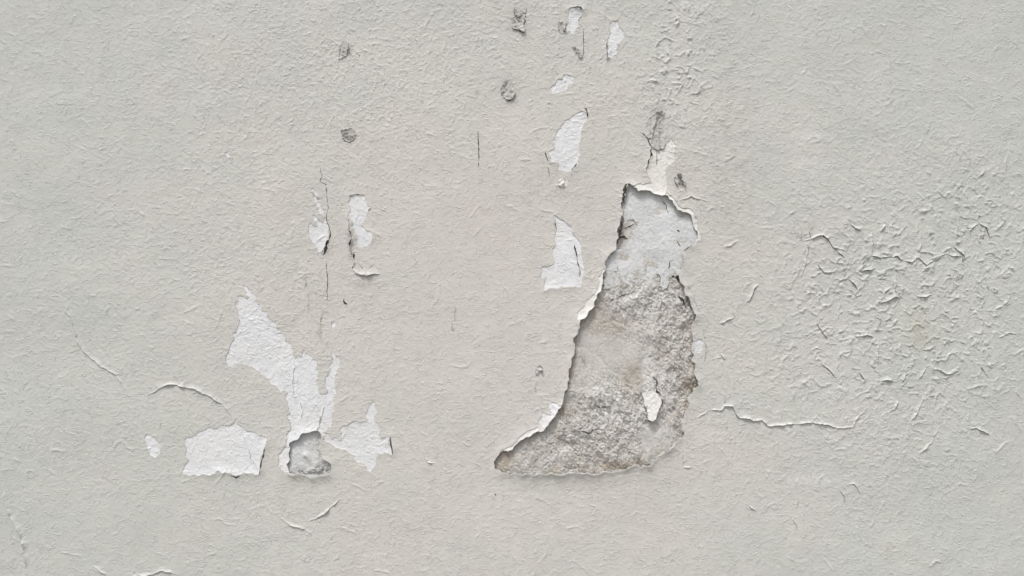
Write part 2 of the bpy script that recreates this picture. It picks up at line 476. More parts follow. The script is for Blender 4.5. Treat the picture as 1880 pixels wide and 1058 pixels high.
def m_skim(t, b):
    p = pos(t)
    c = ramp(t, noise(t, 22, 6, 0.65, p), [(0.3, (0.60, 0.62, 0.635)), (0.62, (0.53, 0.54, 0.55)), (0.78, (0.42, 0.41, 0.395))])
    c = mix(t, ramp(t, noise(t, 300, 5, 0.7, p), [(0.6, 0.0), (0.75, 0.7)]), c, (0.30, 0.29, 0.27))
    c = mix(t, attr(t, 'brown'), c, (0.33, 0.315, 0.285))
    t.links.new(c, b.inputs['Base Color'])
    bump(t, b, noise(t, 420, 6, 0.7, p), 0.0012, 0.9)


def m_render(t, b):
    p = pos(t)
    c = ramp(t, noise(t, 16, 6, 0.62, p, 0.6), [(0.28, (0.49, 0.46, 0.415)), (0.45, (0.61, 0.59, 0.555)), (0.6, (0.67, 0.66, 0.635)), (0.78, (0.60, 0.54, 0.45))])
    c = mix(t, ramp(t, noise(t, 150, 6, 0.75, pos(t, 1, 1, 1.6)), [(0.45, 0.0), (0.70, 0.55)]), c, (0.37, 0.35, 0.32))
    c = mix(t, ramp(t, noise(t, 700, 3, 0.6, p), [(0.63, 0.0), (0.78, 0.45)]), c, (0.24, 0.23, 0.21))
    c = mix(t, ramp(t, noise(t, 26, 7, 0.68, pos(t, 1, 1, 1.9)), [(0.54, 0.0), (0.62, 0.75)]), c, (0.66, 0.655, 0.635))
    c = mix(t, attr(t, 'pale'), c, (0.76, 0.76, 0.745))
    c = mix(t, attr(t, 'brown'), c, (0.36, 0.28, 0.195))
    t.links.new(c, b.inputs['Base Color'])
    bump(t, b, noise(t, 260, 8, 0.85, p), 0.0042, 1.0)


def m_edge(t, b):
    c = ramp(t, noise(t, 90, 5, 0.6, pos(t)), [(0.35, (0.74, 0.735, 0.71)), (0.7, (0.64, 0.63, 0.60))])
    t.links.new(c, b.inputs['Base Color'])


def m_crack_shade(t, b):
    c = ramp(t, noise(t, 160, 5, 0.6, pos(t)), [(0.35, (0.020, 0.019, 0.018)), (0.7, (0.075, 0.07, 0.063))])
    t.links.new(c, b.inputs['Base Color'])


def m_scrap(t, b):
    p = pos(t)
    c = ramp(t, noise(t, 110, 5, 0.6, p), [(0.3, (0.52, 0.515, 0.49)), (0.7, (0.42, 0.415, 0.395))])
    c = mix(t, ramp(t, noise(t, 420, 5, 0.65, p), [(0.5, 0.0), (0.75, 0.6)]), c, (0.19, 0.185, 0.175))
    c = mix(t, attr(t, 'grime_shade'), c, (0.12, 0.115, 0.105))
    t.links.new(c, b.inputs['Base Color'])
    bump(t, b, noise(t, 420, 6, 0.7, p), 0.0012, 1.0)


def m_plain(c0, c1, sc):
    def f(t, b):
        c = ramp(t, noise(t, sc, 6, 0.6, pos(t)), [(0.3, c0), (0.7, c1)])
        t.links.new(c, b.inputs['Base Color'])
    return f


M_TOP = mat('weathered_top_coat', m_top)
M_WHITE = mat('white_undercoat', m_white, 0.7)
M_CREAM = mat('cream_undercoat', m_cream, 0.8)
M_SKIM = mat('skim_plaster', m_skim, 0.9)
M_REND = mat('rough_render', m_render, 0.95)
M_EDGE = mat('fresh_paint_edge', m_edge, 0.8)
M_CRACK_SHADE = mat('crack_shade', m_crack_shade, 0.95)  # near-black colour standing for shade in cracks and beside raised edges
M_SCRAP = mat('grimy_paint_scrap', m_scrap, 0.85)
M_CORE = mat('masonry', m_plain((0.22, 0.20, 0.17), (0.30, 0.28, 0.25), 14), 0.95)
M_PAVE = mat('pavement', m_plain((0.20, 0.195, 0.185), (0.27, 0.26, 0.245), 6), 0.95)

# ---------------------------------------------------------------- mesh helpers
def world(x, y, h):
    return np.stack([(x - CX) * MM, -h * MM, CZ + (CY - y) * MM], axis=-1)


def link(name, me, parent=None):
    o = bpy.data.objects.new(name, me)
    S.collection.objects.link(o)
    if parent is not None:
        o.parent = parent
    return o


def raw_mesh(name, V, F, mats, mi=None, smooth_=True, attrs=None):
    """V (n,3) world points, F (m,4) quads"""
    me = bpy.data.meshes.new(name)
    me.vertices.add(len(V))
    me.vertices.foreach_set('co', V.astype(np.float32).ravel())
    m, k = F.shape
    me.loops.add(m * k)
    me.loops.foreach_set('vertex_index', F.astype(np.int32).ravel())
    me.polygons.add(m)
    me.polygons.foreach_set('loop_start', np.arange(0, m * k, k, dtype=np.int32))
    me.polygons.foreach_set('use_smooth', np.full(m, smooth_, dtype=bool))
    for q in mats:
        me.materials.append(q)
    if mi is not None:
        me.polygons.foreach_set('material_index', mi.astype(np.int32))
    for nm, A in (attrs or {}).items():
        at = me.attributes.new(nm, 'FLOAT', 'POINT')
        at.data.foreach_set('value', A.astype(np.float32).ravel())
    me.update(calc_edges=True)
    me.validate()
    return me


def sheet(name, xs, ys, cut, hfun, mats, keepin=(), grow=0.0, rim=1.0, parent=None, snap_keep=False, attrs=None, local=None):
    """a skin over the grid xs, ys with torn openings (cut) and, if keepin is given, only inside those outlines grown by grow"""
    X, Y = np.meshgrid(xs, ys)
    sh = X.shape
    sd = np.full(sh, 99.0); cx = X.copy(); cy = Y.copy()

    def upd(P, sign, off, do_snap):
        nonlocal sd
        i0, i1 = np.searchsorted(xs, [P[:, 0].min() - 8 - off, P[:, 0].max() + 8 + off])
        j0, j1 = np.searchsorted(ys, [P[:, 1].min() - 8 - off, P[:, 1].max() + 8 + off])
        if i1 <= i0 or j1 <= j0:
            return None
        s_, qx, qy, _ = field(P, X[j0:j1, i0:i1].ravel(), Y[j0:j1, i0:i1].ravel())
        return (slice(j0, j1), slice(i0, i1)), s_.reshape(j1 - j0, i1 - i0), qx.reshape(j1 - j0, i1 - i0), qy.reshape(j1 - j0, i1 - i0)
    for P in cut:
        r = upd(P, 1, 0, True)
        if r is None:
            continue
        sl_, s_, qx, qy = r
        w = s_ < sd[sl_]
        sd[sl_] = np.where(w, s_, sd[sl_]); cx[sl_] = np.where(w, qx, cx[sl_]); cy[sl_] = np.where(w, qy, cy[sl_])
    if keepin:
        ins = np.full(sh, 99.0); ix_ = X.copy(); iy_ = Y.copy()
        for P in keepin:
            r = upd(P, -1, grow, True)
            sl_, s_, qx, qy = r
            s_ = s_ - grow
            w = s_ < ins[sl_]
            ins[sl_] = np.where(w, s_, ins[sl_]); ix_[sl_] = np.where(w, qx, ix_[sl_]); iy_[sl_] = np.where(w, qy, iy_[sl_])
        w = -ins < sd
        sd = np.where(w, -ins, sd)
        if snap_keep:
            cx = np.where(w, ix_, cx); cy = np.where(w, iy_, cy)
        else:
            cx = np.where(w, X, cx); cy = np.where(w, Y, cy)
    q = (sd[:-1, :-1] + sd[1:, :-1] + sd[:-1, 1:] + sd[1:, 1:]) / 4
    K = q > 0
    Kp = np.pad(K, 1)
    anyk = Kp[:-1, :-1] | Kp[1:, :-1] | Kp[:-1, 1:] | Kp[1:, 1:]
    inner = np.pad(K, 1, constant_values=True)
    allk = inner[:-1, :-1] & inner[1:, :-1] & inner[:-1, 1:] & inner[1:, 1:]
    bd = anyk & ~allk
    X2 = np.where(bd, cx, X); Y2 = np.where(bd, cy, Y)
    idx = -np.ones(sh, int)
    idx[anyk] = np.arange(anyk.sum())
    x, y = X2[anyk], Y2[anyk]
    h = hfun(x, y)
    F = np.stack([idx[:-1, :-1][K], idx[1:, :-1][K], idx[1:, 1:][K], idx[:-1, 1:][K]], 1)
    V = world(x, y, h)
    mi = np.zeros(len(F), int)
    ax, ay = x, y
    if rim > 0:
        E = []
        a = K[:-1, :] & ~K[1:, :]
        j, i = np.nonzero(a); E.append(np.stack([idx[j + 1, i], idx[j + 1, i + 1]], 1))
        a = ~K[:-1, :] & K[1:, :]
        j, i = np.nonzero(a); E.append(np.stack([idx[j + 1, i + 1], idx[j + 1, i]], 1))
        a = K[:, :-1] & ~K[:, 1:]
        j, i = np.nonzero(a); E.append(np.stack([idx[j + 1, i + 1], idx[j, i + 1]], 1))
        a = ~K[:, :-1] & K[:, 1:]
        j, i = np.nonzero(a); E.append(np.stack([idx[j, i + 1], idx[j + 1, i + 1]], 1))
        E = np.concatenate(E)
        if len(E):
            u, inv = np.unique(E.ravel(), return_inverse=True)
            inv = inv.reshape(E.shape)
            n0 = len(V)
            fr = V[u].copy()
            bk = V[u].copy(); bk[:, 1] += rim * MM
            V = np.concatenate([V, fr, bk])
            ax = np.concatenate([ax, ax[u], ax[u]]); ay = np.concatenate([ay, ay[u], ay[u]])
            RF = np.stack([n0 + inv[:, 0], n0 + inv[:, 1], n0 + len(u) + inv[:, 1], n0 + len(u) + inv[:, 0]], 1)
            F = np.concatenate([F, RF])
            mi = np.concatenate([mi, np.full(len(RF), len(mats) - 1)])
    if local is not None:
        V = V - np.array(local)
    at = {k: f(ax, ay) for k, f in (attrs or {}).items()}
    return link(name, raw_mesh(name, V, F, mats, mi, True, at), parent)


# ---------------------------------------------------------------- colour maps (dirt, stains, some painted shade and a camera vignette)
g1, g2, g3 = band(14, 0.6, seed=71), band(60, 0.6, seed=72), band(5, 0.5, seed=73)
GRIME_SHADE = 0.0 * GX
GRIME_SHADE += 0.45 * blob(642, 445, 5, 28) + 0.35 * blob(600, 452, 9, 12) + 0.20 * blob(668, 520, 26, 16) + 0.25 * blob(640, 245, 14, 16)  # darker patches at the cracks, below the flap and at one scrap
GRIME_SHADE += 0.22 * blob(932, 165, 16, 20) + 0.22 * blob(1205, 238, 14, 26) + 0.6 * blob(1211, 210, 9, 12) + 0.15 * blob(952, 40, 20, 28) + 0.10 * blob(1250, 330, 20, 18)  # darker patches at the scraps, strongest on the tongue's tip
GRIME_SHADE += 0.10 * blob(585, 560, 22, 70) * (g1 > 0.2) + 0.10 * blob(600, 620, 30, 60) * sstep(0, 1, g1)
GRIME_SHADE *= (0.75 + 0.35 * g1).clip(0.2, 1.4)
GRIME_SHADE += 0.34 * blob(1345, 290, 55, 210) * sstep(0.2, 1.4, band(14, 0.5, 2.2, 0.25, 0, 74)) + 0.5 * blob(1342, 380, 22, 34) * (g3 > 1.35)
GRIME_SHADE += 0.9 * blob(585, 463, 14, 7) * (g3 > 0.9)
GRIME_SHADE += 0.015
GRIME_SHADE += 0.05 * sstep(0.4, 1.8, band(30, 0.5, 2.4, 0.18, 0, 77))
GRIME_SHADE += 0.10 * blob(1090, 884, 130, 8) * (0.7 + 0.4 * g2).clip(0, 1) + 0.12 * blob(570, 884, 30, 8)  # soft shadow painted below the lower torn edges of both holes
# darker in the hollows beside crests
GRIME_SHADE += 0.10 * sstep(0.15, 0.9, smooth(WR, 1.0) - WR - 0.02)
OCHRE = 0.30 * blob(1684, 592, 14, 26) * (0.8 + 0.4 * g1).clip(0, 2) + 0.16 * blob(1700, 620, 30, 22) + 0.3 * blob(1631, 1010, 7, 9) + 0.2 * blob(1760, 512, 7, 9)
OCHRE += 0.02 * blob(960, 450, 420, 330)  # faint warm middle of the camera's colour cast, painted in
CHALK = 0.28 * blob(1500, 880, 75, 9) * (0.7 + 0.5 * g1).clip(0, 2) + 0.2 * blob(1490, 250, 40, 7) + 0.2 * blob(1490, 300, 30, 6) + 0.06 * blob(1560, 1010, 60, 40)
VIGNETTE = 1 - np.exp(-((np.abs(GX - 900) / 640) ** 2.6) - (np.abs(GY - 600) / 640) ** 3.0) + 0.10 * band(200, 0.5, seed=75)  # camera vignette and its greenish cast, painted into the coat
GRIME_SHADE, OCHRE, CHALK, VIGNETTE = [np.clip(a, 0, 1) for a in (GRIME_SHADE, OCHRE, CHALK, VIGNETTE)]
top_attrs = {'grime_shade': lambda x, y: samp(GRIME_SHADE, x, y), 'ochre': lambda x, y: samp(OCHRE, x, y), 'chalk': lambda x, y: samp(CHALK, x, y),
             'vignette': lambda x, y: samp(VIGNETTE, x, y)}

# ---------------------------------------------------------------- the wall
wall = bpy.data.objects.new('plaster_wall', None)
S.collection.objects.link(wall)
wall['label'] = 'weathered pale grey beige plaster wall with wrinkled, cracked and peeling paint'
wall['category'] = 'wall'
wall['kind'] = 'thing'


def grade(lo, hi, a, b, st, big=14.0, gr=1.12):
    mid = list(np.arange(a, b + 0.01, st))
    left, s, x = [], st, a
    while x > lo:
        s = min(s * gr, big); x -= s; left.append(max(x, lo))
    right, s, x = [], st, mid[-1]
    while x < hi:
        s = min(s * gr, big); x += s; right.append(min(x, hi))
    return np.array(left[::-1] + mid + right)


inside = lambda x, y: (x > X0) & (x < X0 + NX - 2) & (y > Y0) & (y < Y0 + NY - 2)
h_top = lambda x, y: samp(WR, x, y) + np.where(inside(x, y), samp(LIFT, np.clip(x, X0, X0 + NX - 2), np.clip(y, Y0, Y0 + NY - 2)), 0)
xs = grade(-1500, 3400, -14, 1894, 1.42, 16)
ys = grade(-900, 2029, -14, 1072, 1.42, 16)
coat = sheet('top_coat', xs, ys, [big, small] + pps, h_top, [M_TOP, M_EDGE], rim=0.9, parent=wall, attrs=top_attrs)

# masonry behind
def box(name, x0, x1, y0, y1, z0, z1, m, parent=None):
    V = np.array([(x, y, z) for x in (x0, x1) for y in (y0, y1) for z in (z0, z1)], float)
    F = np.array([(0, 1, 3, 2), (4, 6, 7, 5), (0, 4, 5, 1), (2, 3, 7, 6), (0, 2, 6, 4), (1, 5, 7, 3)])
    return link(name, raw_mesh(name, V, F, [m], None, False), parent)


box('masonry_core', (-1500 - CX) * MM, (3400 - CX) * MM, 0.03, 0.33, 0.002, CZ + (CY + 900) * MM, M_CORE, wall)

# undercoat patches and painted lit bands: one part for each
for i, (lab, r, _) in enumerate(patches):
    P = pps[i]
    m = 9
    gx = np.arange(P[:, 0].min() - m, P[:, 0].max() + m, 1.4)
    gy = np.arange(P[:, 1].min() - m, P[:, 1].max() + m, 1.4)
    h_un = lambda x, y: samp(WR, x, y) * 1.15 - 1.05 + samp(LIFT, x, y) * 0.9
    o = sheet('undercoat_patch', gx, gy, [big, small], h_un, [M_CREAM if 'cream' in lab else M_WHITE, M_EDGE], keepin=[P], grow=5.0, rim=1.5, parent=wall)
    o['label'] = lab

# rough render in the two bare areas
RD = 0.55 * band(38, 0.5, 1.0, 1.4, -0.2, seed=81) + 0.60 * band(13, 0.8, 1.0, 1.7, -0.25, 82) + 0.40 * band(6, 0.7, 1.0, 1.3, -0.15, 83) + 0.50 * band(3.4, 0.5, seed=87) + 1.0 * band(90, 0.5, seed=84)
tr = band(34, 0.7, 1.0, 2.0, -0.25, 85) + 0.10 * band(7, 0.5, seed=88)
RD += 1.3 * sstep(0.0, 0.12, tr) + 1.1 * sstep(0.9, 1.05, tr) - 1.0 * sstep(-0.9, -1.0, tr)      # scabs broken off in layers
RD -= 1.5 * np.exp(-(band(17, 0.5, 1.0, 2.4, -0.3, 86) / 0.10) ** 2) * sstep(0.2, 0.9, band(24, 0.5, seed=89))   # crevices
RD -= 1.8 * sstep(1.7, 2.6, band(7, 0.4, seed=90))
roughmask = np.clip(0.48 + 0.7 * blob(1110, 800, 110, 60) + blob(1130, 740, 60, 40) + 0.5 * blob(1160, 560, 70, 45) + 0.7 * blob(1250, 640, 40, 130) - 0.65 * blob(1200, 810, 40, 35) - 0.45 * blob(1085, 650, 45, 55) - 0.3 * blob(1150, 660, 30, 40), 0.2, 1.0) * (0.25 + 0.75 * sstep(450, 530, GY))
bluff = blob(1150, 760, 90, 50)
h_rend = lambda x, y: -6.6 + 1.0 * sstep(570, 525, y) + samp(RD * roughmask + 3.0 * bluff, x, y)
PALE = np.clip(0.85 * blob(1135, 750, 60, 45) * (band(11, 0.6, seed=97) > -0.9) + 0.9 * blob(1175, 530, 95, 30, 4) * (band(15, 0.7, seed=98) > 0.35) + 0.6 * blob(1180, 560, 40, 30) + 1.0 * blob(1190, 685, 11, 42, 4) + 0.5 * blob(1210, 810, 45, 35) + 0.45 * blob(960, 855, 30, 10)
               + 0.35 * blob(1080, 640, 40, 60), 0, 1) * (0.7 + 0.3 * g1).clip(0.1, 1)
BROWN = np.clip(np.exp(-np.abs(EDGE) / 9.0) * (0.15 + 0.3 * g2 + 0.2 * g1).clip(0, 0.8) + 0.35 * blob(1163, 690, 20, 26, 3) + 0.35 * blob(1110, 600, 40, 25) * (g1 > -0.3)
                + 0.6 * blob(1268, 712, 16, 12) + 0.45 * blob(1120, 857, 26, 10) + 0.5 * blob(925, 848, 18, 16) + 0.5 * blob(1180, 354, 12, 9) , 0, 0.85)
ra = {'pale': lambda x, y: samp(PALE, x, y), 'brown': lambda x, y: samp(BROWN, x, y)}
gx = np.arange(big[:, 0].min() - 14, big[:, 0].max() + 14, 1.15)
gy = np.arange(big[:, 1].min() - 14, big[:, 1].max() + 14, 1.15)
o = sheet('bare_render', gx, gy, [], h_rend, [M_REND, M_REND], keepin=[big], grow=11, rim=6, parent=wall, attrs=ra)
o['label'] = 'large bare area of rough grey brown render shaped like a boot'

SK = [(1107, 498), (1106, 522), (1107, 530), (1118, 527), (1129.5, 530), (1135, 521), (1150, 523), (1163.5, 518.5), (1180.5, 515.6), (1194.7, 530), (1203, 528), (1204.6, 507),
      (1211.7, 504), (1213, 524), (1220, 532.6), (1224.5, 515.6), (1231.6, 507), (1240, 514), (1262, 506), (1262, 462), (1262, 456), (1275, 450), (1290, 440), (1285, 385), (1240, 360), (1200, 340), (1160, 330),
      (1148, 345), (1146, 362), (1146, 392), (1147, 412), (1152, 409), (1166, 407), (1170, 412), (1158, 424), (1160, 436), (1148, 441), (1146, 453), (1136, 458), (1126, 460), (1112, 470)]
skp = ragged(SK, 0.30, 2.0, 9)
SKH = 0.35 * band(60, 0.5, seed=91) + 0.15 * band(12, 0.5, seed=92) + 0.10 * band(5, 0.5, seed=93)
SKH += 0.5 * np.exp(-(band(26, 0.5, seed=94) / 0.12) ** 2) * sstep(0.6, 1.2, band(50, 0.5, seed=95))
SKH -= 0.9 * sstep(2.3, 2.9, band(9, 0.5, seed=96))
SKG = 0.6 * (blob(1170, 520, 95, 22, 4) + 0.9 * blob(1152, 430, 26, 30) + 0.5 * blob(1248, 435, 14, 22)) * sstep(0.3, 0.9, band(13, 0.7, seed=99))
h_sk = lambda x, y: -4.7 + samp(SKH, x, y)
o = sheet('skim_plaster', gx, gy, [], h_sk, [M_SKIM, M_REND], keepin=[skp], grow=0.0, rim=1.4, parent=wall, snap_keep=True, attrs={'brown': lambda x, y: np.clip(samp(BROWN, x, y) * 0.5 + samp(SKG, x, y), 0, 0.8)})
o['label'] = 'smooth bluish white skim plaster in the upper part of the bare area'

gx = np.arange(small[:, 0].min() - 12, small[:, 0].max() + 12, 1.2)
gy = np.arange(small[:, 1].min() - 12, small[:, 1].max() + 12, 1.2)
rgh = np.clip(blob(592, 858, 22, 16, 3) + blob(560, 868, 30, 8) + blob(584, 815, 6, 34), 0, 1)
NUB = 4.2 * blob(561, 837, 6, 6) + 1.8 * blob(566, 845, 4, 6) - 1.0 * blob(573, 832, 9, 9)
h_small = lambda x, y: -5.5 + samp(RD * rgh * 0.7 + SKH * (1 - rgh) + NUB, x, y)
o = sheet('bare_plaster', gx, gy, [], h_small, [M_SKIM, M_REND], keepin=[small], grow=9, rim=5, parent=wall,
          attrs={'brown': lambda x, y: samp(0.10 + rgh * 0.5 * (g1 > -0.8), x, y)})
o['label'] = 'small bare hole of grey white plaster at the foot of the leaf-shaped patch'


# ---------------------------------------------------------------- lips, seams and cracks
def path(pts, step=1.0, wob=0.5, seed=0):
    """resampled polyline with a natural jitter; extra columns interpolated"""
    P = np.array(pts, float)
    g = np.random.default_rng(seed)
    L = np.concatenate([[0], np.cumsum(np.hypot(np.diff(P[:, 0]), np.diff(P[:, 1])))])
    n = max(4, int(L[-1] / step))
    s = np.linspace(0, L[-1], n)
    x, y = np.interp(s, L, P[:, 0]), np.interp(s, L, P[:, 1])

    def wobble(lam):
        k = max(2, int(L[-1] / lam) + 2)
        return np.interp(s, np.linspace(0, L[-1], k), g.normal(0, 1, k))
    tx, ty = np.gradient(x), np.gradient(y)
    q = np.hypot(tx, ty) + 1e-9
    nx, ny = -ty / q, tx / q
    o = wob * (wobble(9) + 0.6 * wobble(4) + 0.35 * wobble(2))
    x, y = x + nx * o, y + ny * o
    tx, ty = np.gradient(x), np.gradient(y)
    ker = np.ones(5) / 5
    if n > 8:
        tx = np.convolve(np.pad(tx, 2, mode='edge'), ker, 'valid'); ty = np.convolve(np.pad(ty, 2, mode='edge'), ker, 'valid')
    q = np.hypot(tx, ty) + 1e-9
    return x, y, -ty / q, tx / q, s / L[-1], wobble


def strip(name, x, y, nx, ny, offs, hts, m, attrs=None, parent=wall):
    """ribbon along a path: offs (k,n) sideways distance, hts (k,n) height above the wall plane"""
    k, n = offs.shape
    X, Y = x + nx * offs, y + ny * offs
    V = world(X, Y, hts).reshape(-1, 3)
    i = np.arange(k * n).reshape(k, n)
    F = np.stack([i[:-1, :-1], i[1:, :-1], i[1:, 1:], i[:-1, 1:]], -1).reshape(-1, 4)
    at = {q: f(X.ravel(), Y.ravel()) for q, f in (attrs or {}).items()}
    return link(name, raw_mesh(name, V, F, [m], None, True, at), parent)


def lip(pts, A=2.6, w=8.0, side=-1, wob=0.6, seed=0, label=None, name='paint_lip', m=None, sink=0.0, hair=0.0):
    """paint standing off on one side of a crack, with a free edge along it; side -1 lifts the left hand of travel"""
    x, y, nx, ny, t, wb = path(pts, 1.0, wob, seed)
    amp = A * (np.sin(np.pi * np.clip(t, 0.001, 0.999)) ** 0.7) * (0.85 + 0.35 * wb(7)).clip(0.25, 1.5)
    u = np.array([-1.0, -0.72, -0.45, -0.22, -0.08, 0.0, 0.0, -0.03])[:, None]
    f = np.array([-0.05, 0.03, 0.16, 0.42, 0.82, 1.0, 0.72, -0.25])[:, None]
    w = w * 1.15 * (np.sin(np.pi * np.clip(t, 0.002, 0.998)) ** 0.5) * (1 + 0.15 * wb(14))
    o = u * w * side * np.ones_like(x)
    X, Y = x + nx * o, y + ny * o
    base = samp(HT, X, Y)
    h = base - sink + f * amp + np.array([-0.25, 0, 0, 0, 0, 0, -0.25, -0.6])[:, None]
    ob = strip(name, x, y, nx, ny, o, h, m or M_TOP, top_attrs)
    if label:
        ob['label'] = label
    if hair > 0:
        crack([(a, b + 0.2) for a, b in pts], 0.3, hair, seed=seed, wob=wob, same=(x, y, nx, ny, t, wb))
    return ob


def crack(pts, w0=1.2, w1=2.0, seed=0, wob=0.6, label=None, same=None, base=None, name='crack'):
    x, y, nx, ny, t, wb = same or path(pts, 0.8, wob, seed)
    P = np.array(pts, float)
    if P.shape[1] > 2:
        L = np.concatenate([[0], np.cumsum(np.hypot(np.diff(P[:, 0]), np.diff(P[:, 1])))])
        ww = np.interp(t * L[-1], L, P[:, 2])
    else:
        ww = w0 + (w1 - w0) * np.sin(np.pi * t)
    ww = ww * (0.8 + 0.45 * wb(4)).clip(0.25, 1.9) * np.minimum(1, np.minimum(t, 1 - t) * 14 + 0.1)
    u = np.array([-0.5, -0.18, 0.2, 0.5])[:, None]
    o = u * ww
    h = (base(x + nx * o, y + ny * o) if base else samp(HT, x + nx * o, y + ny * o)) + np.array([0.35, 0.30, 0.30, 0.35])[:, None]
    ob = strip(name, x, y, nx, ny, o, h, M_CRACK_SHADE)  # dark ribbon just above the surface, painting the shade along the line
    if label:
        ob['label'] = label
    return ob


